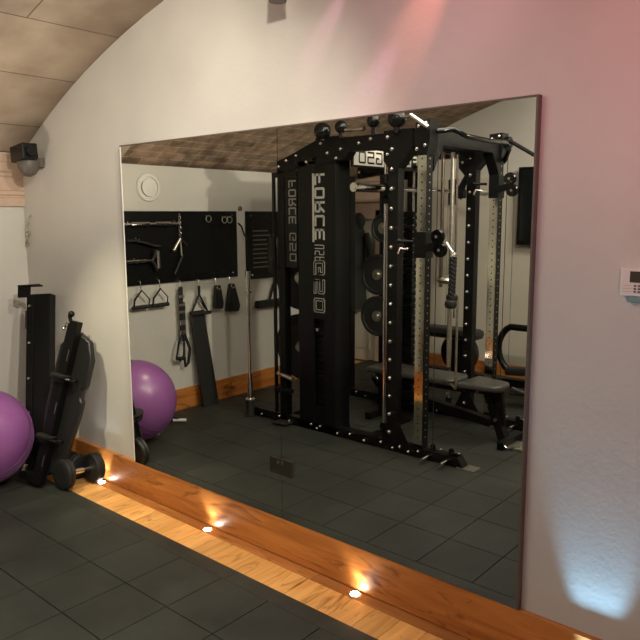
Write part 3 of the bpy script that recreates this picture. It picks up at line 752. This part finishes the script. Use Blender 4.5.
# crossmembers
gp(MB().box((.965, N_, ZT-.09), (1.035, F_, ZT+.01), .004), 'front_crossbeam', 'powder')
gp(MB().prism([(.96, N_+.04, ZT-.09), (.96, N_+.04, ZT-.26), (.96, N_+.075, ZT-.20), (.96, N_+.16, ZT-.09)], (.08, 0, 0)).prism([(.96, F_-.04, ZT-.09), (.96, F_-.04, ZT-.26), (.96, F_-.075, ZT-.20), (.96, F_-.16, ZT-.09)], (.08, 0, 0)), 'crossbeam_brackets', 'powder')
gp(MB().tube([(1.06, N_+.03, 2.19), (1.14, N_+.10, 2.20), (1.17, N_+.22, 2.165), (1.17, 2.1, 2.16), (1.17, F_-.22, 2.165), (1.14, F_-.10, 2.13), (1.06, F_-.0, 2.06)], .017, 10), 'chin_up_bar', 'gloss')
gp(MB().obox((-.337, 2.1, 1.96), (1.0, .06, .06), (-.14, 1, 0), bev=.004), 'rear_crossbeam', 'powder')
gp(MB().obox((-.337, 2.1, .06), (1.0, .06, .06), (-.14, 1, 0), bev=.004), 'rear_base_beam', 'powder')
gp(MB().box((.10, N_, 2.10), (.17, F_, 2.19), .004), 'top_crossbeam', 'powder')
gp(MB().box((.76, N_, 2.10), (.83, F_, 2.17), .004), 'top_crossbeam', 'powder')
gp(MB().box((.40, 1.95, .03), (.50, 2.25, .045), .004), 'foot_board', 'powder')

# lettering: strokes on a 5 x 7 grid
GL = {
 'F': [((0, 0), (0, 7)), ((0, 7), (5, 7)), ((0, 3.6), (4, 3.6))],
 'O': [((0, .6), (0, 6.4)), ((.6, 7), (4.4, 7)), ((5, .6), (5, 6.4)), ((.6, 0), (4.4, 0))],
 'R': [((0, 0), (0, 7)), ((0, 7), (4.4, 7)), ((5, 4), (5, 6.4)), ((0, 3.5), (4.4, 3.5)), ((2.6, 3.2), (5, 0))],
 'C': [((0, .6), (0, 6.4)), ((.6, 7), (5, 7)), ((.6, 0), (5, 0))],
 'E': [((0, 0), (0, 7)), ((0, 7), (5, 7)), ((0, 3.5), (4.4, 3.5)), ((0, 0), (5, 0))],
 'U': [((0, .6), (0, 7)), ((5, .6), (5, 7)), ((.6, 0), (4.4, 0))],
 'S': [((0, 3.9), (0, 6.4)), ((.6, 7), (5, 7)), ((.6, 3.5), (4.4, 3.5)), ((5, .6), (5, 3.1)), ((0, 0), (4.4, 0))],
 'A': [((0, 0), (0, 6.4)), ((.6, 7), (4.4, 7)), ((5, 0), (5, 6.4)), ((0, 3.2), (5, 3.2))],
 'G': [((0, .6), (0, 6.4)), ((.6, 7), (5, 7)), ((.6, 0), (4.4, 0)), ((5, .6), (5, 3.4)), ((3, 3.4), (5, 3.4))],
 '5': [((0, 3.9), (0, 7)), ((0, 7), (5, 7)), ((0, 3.9), (4.4, 3.9)), ((5, .6), (5, 3.4)), ((0, 0), (4.4, 0))],
 '0': [((0, .6), (0, 6.4)), ((.6, 7), (4.4, 7)), ((5, .6), (5, 6.4)), ((.6, 0), (4.4, 0))],
}
def lettering(text, org, ex, ey, H, W, gap, sw, name, m, parent, outline=False, bar=False):
    # org: lower left of the first letter (x,d,z); ex reading direction, ey letter-up direction
    ex, ey = Vector(ex), Vector(ey); b = MB(); O = Vector(org)
    nrm = ex.cross(ey) ; n_ = (V(tuple(ex)).cross(V(tuple(ey)))).normalized(); nn = (n_.x, -n_.y, n_.z)
    def stroke(p, q, w, lift=0.):
        a = O + ex*p[0] + ey*p[1]; c = O + ex*q[0] + ey*q[1]
        d = c-a; L = d.length
        if L < 1e-5: return
        mid = (a+c)/2 + Vector(nn)*(.0006+lift)
        b.obox(tuple(mid), (L+w*.98, w, .0012), tuple(d), nn)
    x = 0
    for ch in text:
        if ch != ' ':
            for (p, q) in GL[ch]:
                P = (x+p[0]/5*W, p[1]/7*H); Q = (x+q[0]/5*W, q[1]/7*H)
                if not outline: stroke(P, Q, sw)
                else:
                    stroke(P, Q, sw)
        x += W+gap
    if bar:
        a = (W+gap*.0, H); stroke((0, H+0*sw), (x-gap, H), sw)
        stroke((0, H), (x-gap, H), sw)
    o1 = b.build(name, m, parent)
    if outline:
        b = MB(); x = 0
        for ch in text:
            for (p, q) in GL.get(ch, []):
                P = (x+p[0]/5*W, p[1]/7*H); Q = (x+q[0]/5*W, q[1]/7*H)
                stroke(P, Q, sw*.52, .0009)
            x += W+gap
        b.build(name+'_inside', 'satin', o1)
    return o1
# near tower: reads downwards, letter tops towards -x (faces the mirror)
dn = N_-.035-.0005
# height direction -x, reading direction -z
lettering('FORCE', (.168, dn, 1.955), (0, 0, -1), (-1, 0, 0), .080, .064, .035, .017, 'maker_lettering', 'print', G, bar=False)
MB().box((.058, dn-.0012, 1.47), (.076, dn, 1.966)).build('maker_lettering_bar', 'print', G)
lettering('USA', (.168, dn, 1.448), (0, 0, -1), (-1, 0, 0), .085, .025, .019, .006, 'small_lettering', 'print', G)
lettering('G50', (.165, dn, 1.325), (0, 0, -1), (-1, 0, 0), .085, .085, .055, .024, 'model_lettering', 'print', G, outline=True)
# far tower lettering on its outer side
df = F_+.035+.0005
# crossbeam sign facing the front of the machine
sg = gp(MB().box((.34, N_+.06, 2.005), (.352, F_-.06, 2.145), .002), 'sign_plate', 'satin')
sx = .3525
MB().box((sx, N_+.08, 2.02), (sx+.0008, 2.16, 2.135)).build('pale_graphic', 'plate', sg)
for q_, ch in enumerate('FORC'):
    lettering(ch, (sx+.0004, 2.50-q_*.095, 2.045), (0, -1, 0), (0, 0, 1), .07, .060, .02, .017, 'sign_lettering', 'plate', sg)
lettering('E', (sx+.0012, 2.125, 2.04), (0, -1, 0), (0, 0, 1), .07, .060, .02, .017, 'sign_lettering', 'satin', sg)
lettering('G50', (sx+.0012, 2.02, 2.04), (0, -1, 0), (0, 0, 1), .075, .070, .034, .013, 'sign_lettering', 'satin', sg)
# rear side panel with grey graphic
rp = gp(MB().box((-.225, N_-.03, 1.27), (-.10, N_-.01, 1.97), .003).box((-.36, N_-.034, .10), (-.335, N_-.014, 1.99), .003).box((-.335, N_-.034, 1.95), (-.10, N_-.014, 1.99), .003), 'rear_side_panel', 'satin')
lettering('FORCE', (-.115, N_-.0305, 1.92), (0, 0, -1), (-1, 0, 0), .065, .045, .022, .011, 'rear_lettering', 'printdim', rp)
lettering('G50', (-.115, N_-.0305, 1.53), (0, 0, -1), (-1, 0, 0), .06, .05, .028, .008, 'rear_lettering', 'printdim', rp)
gp(MB().cyl((-.33, N_-.02, .42), (-.14, N_-.05, .40), .017), 'storage_peg', 'steel')
gp(MB().obox((-.24, N_-.05, .30), (.16, .06, .04), (1, .1, -.05), bev=.01), 'foot_pedal', 'powder')
gp(MB().box((-.30, N_+.04, .04), (-.16, N_-.13, .05), .003), 'pedal_plate', 'rubberblk')

# pegs for plates
for d, k in ((N_, 1), (F_, -1)):
    for z in (.64, 1.185) if k == 1 else (.845, 1.185, 1.56):
        gp(MB().cyl((-.165, d+k*.03, z), (-.165, d+k*.16, z), .024) if k == 1 else MB().cyl((.145 if z < 1.5 else .20, d-.11, z), (.145 if z < 1.5 else .20, d-.37, z), .022), 'storage_peg', 'steel')
def wplate(x, d, z, r, th, label, g):
    t = thing('weight_plate', (x, d, z), label, 'weight plate', g)
    MB().lathe((x, d, z), (0, 1, 0), [(0, .027), (0, r*.3), (.004, r*.32), (.004, r*.8), (0, r*.83), (0, r*.97), (.004, r), (th-.004, r), (th, r*.97), (th, r*.83), (th-.004, r*.8), (th-.004, r*.32), (th, r*.3), (th, .027)], 48).build('disc', 'rubberblk', t)
    MB().lathe((x, d-.001, z), (0, 1, 0), [(0, .026), (0, .045), (th+.002, .045), (th+.002, .026)], 24).build('hub', 'steel', t); return t
wplate(-.165, 1.655, 1.185, .25, .045, 'large black weight plate, upper of two at machine rear, mirror side', 'weight plates on the rear pegs')
wplate(-.165, 1.66, .64, .26, .045, 'large black weight plate, lower of two at machine rear, mirror side', 'weight plates on the rear pegs')
wplate(.20, 2.25, 1.56, .115, .04, 'black weight plate, topmost at machine rear, far side', 'weight plates on the rear pegs')
wplate(.145, 2.25, 1.185, .165, .04, 'black weight plate, middle one at machine rear, far side', 'weight plates on the rear pegs')
wplate(.145, 2.25, .845, .165, .04, 'black weight plate, lowest at machine rear, far side', 'weight plates on the rear pegs')

# pulley carriages on the front posts
def carriage(x, d, z, k):
    t = gp(MB().box((x-.042, d-.050, z-.085), (x+.042, d+.050, z+.085), .006), 'pulley_carriage', 'powder')
    MB().obox((x+.075, d-.03, z-.01), (.14, .05, .05), (1, 0, .2), bev=.006).build('swivel_arm', 'powder', t)
    for (px, pz) in ((x+.125, z+.055), (x+.145, z-.03)):
        MB().lathe((px, d-.055, pz), (0, 1, 0), [(0, .02), (0, .043), (.008, .046), (.018, .036), (.028, .046), (.036, .043), (.036, .02)], 28).build('pulley_wheel', 'gloss', t)
        MB().cyl((px, d-.060, pz), (px, d-.054, pz), .010, n=10).build('axle_bolt', 'bolt', t)
    MB().cyl((x-.05, d-.06, z+.02), (x-.13, d-.09, z+.025), .010).sph((x-.14, d-.092, z+.025), .017, n=12).build('pop_pin', 'gloss', t)
    MB().tube([(x-.08, d-.07, z-.03), (x-.12, d-.10, z-.02), (x-.13, d-.11, z-.06)], .010, 8).build('lever', 'chrome', t)
    return t
carriage(1.0, N_, 1.47, 1)
carriage(1.0, F_, 1.87, 1)
# cables
gp(MB().cyl((1.115, N_-.035, .10), (1.115, N_-.035, 2.14), .0028, n=6).cyl((1.06, F_+.05, .10), (1.06, F_+.05, 2.14), .0028, n=6), 'cable', 'rubberblk')
gp(MB().tube([(1.19, N_-.04, 1.49), (1.215, N_-.045, 1.46), (1.235, N_-.05, 1.44)], .008, 8).sph((1.24, N_-.05, 1.43), .014, n=10), 'carabiner', 'bolt')
gp(MB().tube([(1.10, F_-.04, 1.96), (1.13, F_-.045, 1.95), (1.14, F_-.05, 1.90)], .006, 8), 'carabiner', 'bolt')
# slim chrome tubes at mid height
gp(MB().cyl((.90, 2.12, .55), (.90, 2.12, 2.10), .016), 'lat_pulldown_tube', 'steel')
gp(MB().cyl((.88, 2.02, 1.15), (.88, 2.02, 2.10), .013), 'cable_tube', 'darkbronze')
gp(MB().cyl((.88, 2.22, .9), (.88, 2.22, 2.10), .008), 'cable_tube', 'chrome')
gp(MB().sph((.90, 2.07, 1.20), .06, (1.2, 1.2, .5)), 'cable_stop', 'steel')
gp(MB().cyl((1.02, 2.02, .42), (1.02, 2.02, 1.10), .0085), 'cable_rod', 'steel')

# triceps rope
t = thing('triceps_rope', (1.25, 1.55, 1.12), 'black braided triceps rope with rubber ends hanging from near pulley', 'cable rope')
def rope(x0, x1, d):
    b = MB(); pts = []
    for s_ in (0, PI*2/3, PI*4/3):
        pts = []
        for i in range(40):
            u = i/39; a = u*22+s_
            pts.append((x0+(x1-x0)*u+.010*math.cos(a), d+.010*math.sin(a), 1.40-.28*u))
        b.tube(pts, .0105, 6)
    return b
rope(1.245, 1.238, 1.548).build('braid', 'cloth', t)
MB().lathe((1.238, 1.548, 1.13), (0, 0, -1), [(0, .018), (.01, .036), (.03, .040), (.05, .034), (.058, .012)], 20).build('rubber_end', 'rubberblk', t)
rope(1.235, 1.225, 1.585).build('braid', 'cloth', t)
MB().lathe((1.225, 1.585, 1.165), (0, 0, -1), [(0, .018), (.01, .034), (.03, .038), (.05, .030), (.058, .012)], 20).build('rubber_end', 'rubberblk', t)
MB().lathe((1.248, 1.553, 1.40), (0, 0, 1), [(0, .022), (.012, .024), (.03, .016)], 16).build('ferrule', 'bolt', t)

# ------------------------------------------------------------------ bench in the machine
t = thing('weight_bench', (.9, 2.22, .025), 'black adjustable weight bench with flat pads at front of machine', 'weight bench')
def pad(pts, z0, z1, name):
    b = MB(); b.prism([(x, d, z0) for x, d in pts], (0, 0, z1-z0)); o = b.build(name, 'sheenvinyl', t)
    bv = o.modifiers.new('soft', 'BEVEL'); bv.width = .014; bv.segments = 3; bv.limit_method = 'ANGLE'; return o
pad([(.93, 2.07), (1.22, 2.12), (1.25, 2.17), (1.25, 2.29), (1.22, 2.34), (.95, 2.39)], .41, .455, 'seat')
pad([(.10, 2.09), (.86, 2.09), (.89, 2.14), (.89, 2.33), (.86, 2.38), (.10, 2.38)], .41, .455, 'back_pad')
MB().obox((.55, 2.23, .378), (.75, .07, .05), (1, 0, 0), bev=.004).build('pad_rail', 'powder', t)
MB().obox((1.07, 2.23, .383), (.26, .06, .04), (1, 0, 0), bev=.004).build('seat_rail', 'powder', t)
MB().obox((1.18, 2.23, .225), (.38, .075, .06), (.40, 0, -1), (1, 0, .4), bev=.004).build('front_leg', 'powder', t)
MB().obox((1.19, 2.23, .30), (.30, .04, .10), (.12, 0, -1), (1, 0, .1), bev=.004).build('front_brace', 'powder', t)
MB().obox((.65, 2.23, .22), (1.0, .07, .06), (1, 0, -.12), bev=.004).build('spine', 'powder', t)
MB().obox((.22, 2.23, .215), (.32, .07, .06), (-.3, 0, -1), (1, 0, -.3), bev=.004).build('rear_leg', 'powder', t)
for xx in (1.30, .14): MB().obox((xx, 2.23, .055), (.05, .34, .055), (1, 0, 0), bev=.005).build('foot_bar', 'powder', t)
MB().box((1.32, 2.12, .027), (1.45, 2.30, .040), .003).build('foot_plate', 'steel', t)
MB().tube([(1.30, 2.10, .06), (1.34, 2.08, .045), (1.40, 2.16, .045)], .010, 8).build('transport_handle', 'chrome', t)
for (xx, zz) in ((1.10, .36), (1.13, .30), (1.09, .40), (1.20, .20), (1.05, .38), (.86, .39), (.80, .33), (.60, .38)):
    MB().cyl((xx, 2.19, zz), (xx, 2.175, zz), .012, n=10).build('bolt', 'bolt', t)
MB().tube([(.93, 2.04, .44), (.90, 2.03, .46), (.96, 2.02, .47)], .011, 8).build('adjust_handle', 'chrome', t)

t.location.x += .06
# ------------------------------------------------------------------ far equipment
t = thing('elliptical_trainer', (.4, 3.45, .025), 'black exercise machine with large loop frame near far wall', 'exercise machine')
pts = [(.87+.25*math.cos(a), 3.5, .46+.20*max(-1, min(1, 1.25*math.sin(a)))) for a in [k*PI/16 for k in range(32)]]
MB().tube(pts, .030, 10, closed=True).build('loop_frame', 'satin', t)
MB().tube([(.98, 3.5, .66), (1.1, 3.5, .68), (1.3, 3.45, .66)], .026, 8).build('upper_arm', 'satin', t)
MB().obox((.35, 3.5, .14), (1.5, .12, .10), (1, 0, 0), bev=.02).build('base_beam', 'powder', t)
for xx in (-.3, 1.05): MB().obox((xx, 3.5, .055), (.07, .55, .06), (1, 0, 0), bev=.015).build('foot_bar', 'powder', t)
MB().lathe((.22, 3.44, .36), (0, 1, 0), [(0, .05), (0, .17), (.03, .19), (.09, .19), (.12, .17), (.12, .05)], 40).build('flywheel_housing', 'gloss', t)
MB().obox((.16, 3.45, .555), (.60, .22, .10), (1, 0, 0), bev=.045).build('seat', 'vinyl', t)
MB().obox((.90, 3.40, .29), (.30, .10, .07), (1, 0, .1), bev=.02).build('pedal', 'rubberblk', t)
MB().obox((1.05, 3.2, .16), (.30, .12, .05), (1, .3, .0), bev=.015).build('pedal', 'rubberblk', t)
MB().obox((1.0, 3.12, .19), (.12, .03, .02), (1, .3, -.3), bev=.004).build('pedal_clip', 'bolt', t)

t = thing('kettlebell', (-.28, 3.35, .42), 'round black medicine ball behind the machine, at its left', 'medicine ball')
COL.objects.unlink(t); bpy.data.objects.remove(t)
def dballs():
    sp = [(-.30, 2.98, .115, 'rear'), (-.04, 2.98, .10, 'front')]
    for x, d, r, w in sp:
        t = thing('medicine_ball', (x, d, .025), 'black medicine ball on floor behind the bench, %s one' % ('larger left' if w == 'rear' else 'smaller right'), 'medicine ball', 'medicine balls behind the bench')
        MB().sph((x, d, .025+r), r, n=28).build('ball', 'gloss', t)
        MB().lathe((x, d-r+.002, .025+r), (0, -1, 0), [(0, .02), (.004, .018)], 12).build('valve', 'bolt', t)
dballs()
t = thing('television', (1.1, DF, 1.38), 'black flat television on the far wall, cut off by mirror edge', 'television')
MB().box((.56, DF-.09, 1.38), (1.62, DF-.05, 2.10), .006).build('bezel', 'satin', t)
MB().box((.59, DF-.0915, 1.42), (1.59, DF-.0902, 2.07)).build('screen', 'screen', t)
MB().box((.9, DF-.05, 1.6), (1.3, DF-.001, 1.9)).build('wall_bracket', 'powder', t)

# coat hanging by the far door
t = thing('hanging_jacket', (-1.30, 3.93, 1.0), 'dark hooded jacket hanging on the far door, seen past the machine', 'jacket')
b = MB(); b.tube([(-1.30, 3.90, 1.66), (-1.31, 3.89, 1.60), (-1.31, 3.88, 1.52), (-1.30, 3.87, 1.40), (-1.31, 3.87, 1.15), (-1.31, 3.87, .90), (-1.30, 3.87, .72), (-1.31, 3.87, .62)], [.03, .07, .09, .16, .15, .14, .15, .12], 20, flat=.45)
b.build('body', 'coat', t)
MB().tube([(-1.19, 3.88, 1.46), (-1.13, 3.86, 1.30), (-1.12, 3.86, 1.10), (-1.13, 3.86, .98)], [.05, .06, .052, .045], 12, flat=.6).build('sleeve', 'coat', t)
MB().tube([(-1.42, 3.88, 1.46), (-1.47, 3.86, 1.30), (-1.48, 3.86, 1.10), (-1.47, 3.86, .98)], [.05, .06, .052, .045], 12, flat=.6).build('sleeve', 'coat', t)
MB().sph((-1.30, 3.88, 1.60), .085, (1, .6, 1.1)).build('hood', 'coat', t)
MB().tube([(-1.30, DF-.02, 1.70), (-1.30, 3.92, 1.69), (-1.30, 3.90, 1.67)], .006, 6).build('hook', 'bolt', t)

# ------------------------------------------------------------------ lights
def look(o, tgt):
    d = V(tgt)-o.location; o.rotation_euler = d.to_track_quat('-Z', 'Y').to_euler()
def area(name, p, tgt, sx_, sy_, e, col, spread=PI):
    l = bpy.data.lights.new(name, 'AREA'); l.shape = 'RECTANGLE'; l.size = sx_; l.size_y = sy_; l.energy = e; l.color = col; l.spread = spread
    o = bpy.data.objects.new(name, l); COL.objects.link(o); o.location = V(p); look(o, tgt); return o
def spot(name, p, tgt, ang, e, col, blend=.7, soft=.03):
    l = bpy.data.lights.new(name, 'SPOT'); l.energy = e; l.color = col; l.spot_size = math.radians(ang); l.spot_blend = blend; l.shadow_soft_size = soft
    o = bpy.data.objects.new(name, l); COL.objects.link(o); o.location = V(p); look(o, tgt); return o
WARM = (1, .80, .58)
spot('key_downlight', (2.5, 1.25, 2.58), (-.6, 1.2, 1.0), 120, 155, (1, .91, .76), .6, .03)
spot('left_downlight', (1.45, .45, 2.55), (-1.1, 1.3, .9), 95, 56, (1, .96, .80), .8, .05)
area('room_light', (1.4, 1.6, 2.70), (1.4, 1.6, 0), 1.4, 1.2, 24, (1, .95, .86))
spot('added_vault_fill', (-.5, 1.3, 1.2), (-.75, .2, 2.5), 90, 24, (1, .84, .68), 1., .1)  # added fill without a fixture, brightens the vault from mid-room
area('far_light', (2.0, 3.0, 2.60), (1.0, 4.0, 1.0), .8, .4, 30, (1, .91, .78))
spot('wall_wash', (1.3, 1.3, 2.50), (.45, 0, 2.40), 62, 34, (1, .87, .74), 1., .15)
spot('pink_beam', (3.6, 1.3, 2.50), (3.0, 0, 2.7), 100, 58, (1, .26, .32), 1., .10)
spot('mauve_beam', (3.7, 1.8, 1.9), (2.75, 0, 1.3), 80, 28, (1, .56, .64), 1., .2)
spot('corner_downlight', (.05, 1.25, 2.62), (-.17, 0, .45), 42, 125, (1, .90, .62), .9, .04)
spot('pink_wash', (2.5, .7, 2.70), (1.95, 0, 2.45), 75, 9, (1, .42, .55), 1., .1)
def streak(p, tgt, ang, e, col): spot('party_light', p, tgt, ang, e, col, 1., .01)
streak((1.80, .09, 2.80), (1.52, -.01, 2.46), 16, 7, (1, .35, .62))
streak((2.25, .12, 2.80), (1.95, -.01, 2.38), 26, 16, (1, .26, .20))
streak((2.15, .13, 2.70), (1.72, -.01, 2.15), 15, 12, (.95, .42, .85))
streak((3.1, .25, 2.75), (2.60, WB, 2.30), 60, 30, (1, .12, .20))
w = bpy.data.worlds.new('world'); S.world = w; w.use_nodes = True
w.node_tree.nodes['Background'].inputs[0].default_value = (.9, .8, .8, 1); w.node_tree.nodes['Background'].inputs[1].default_value = .015

for o in bpy.data.objects:
    if o.type == 'MESH' and 'even shading' in o.modifiers and len(o.modifiers) > 1:
        wn = o.modifiers['even shading']; o.modifiers.remove(wn)
S.view_settings.view_transform = 'Standard'; S.view_settings.look = 'None'; S.view_settings.gamma = 1
S.view_settings.exposure = 0.18
S.view_settings.use_curve_mapping = False
for o in list(bpy.data.objects):
    if '_w' in o: del o['_w']
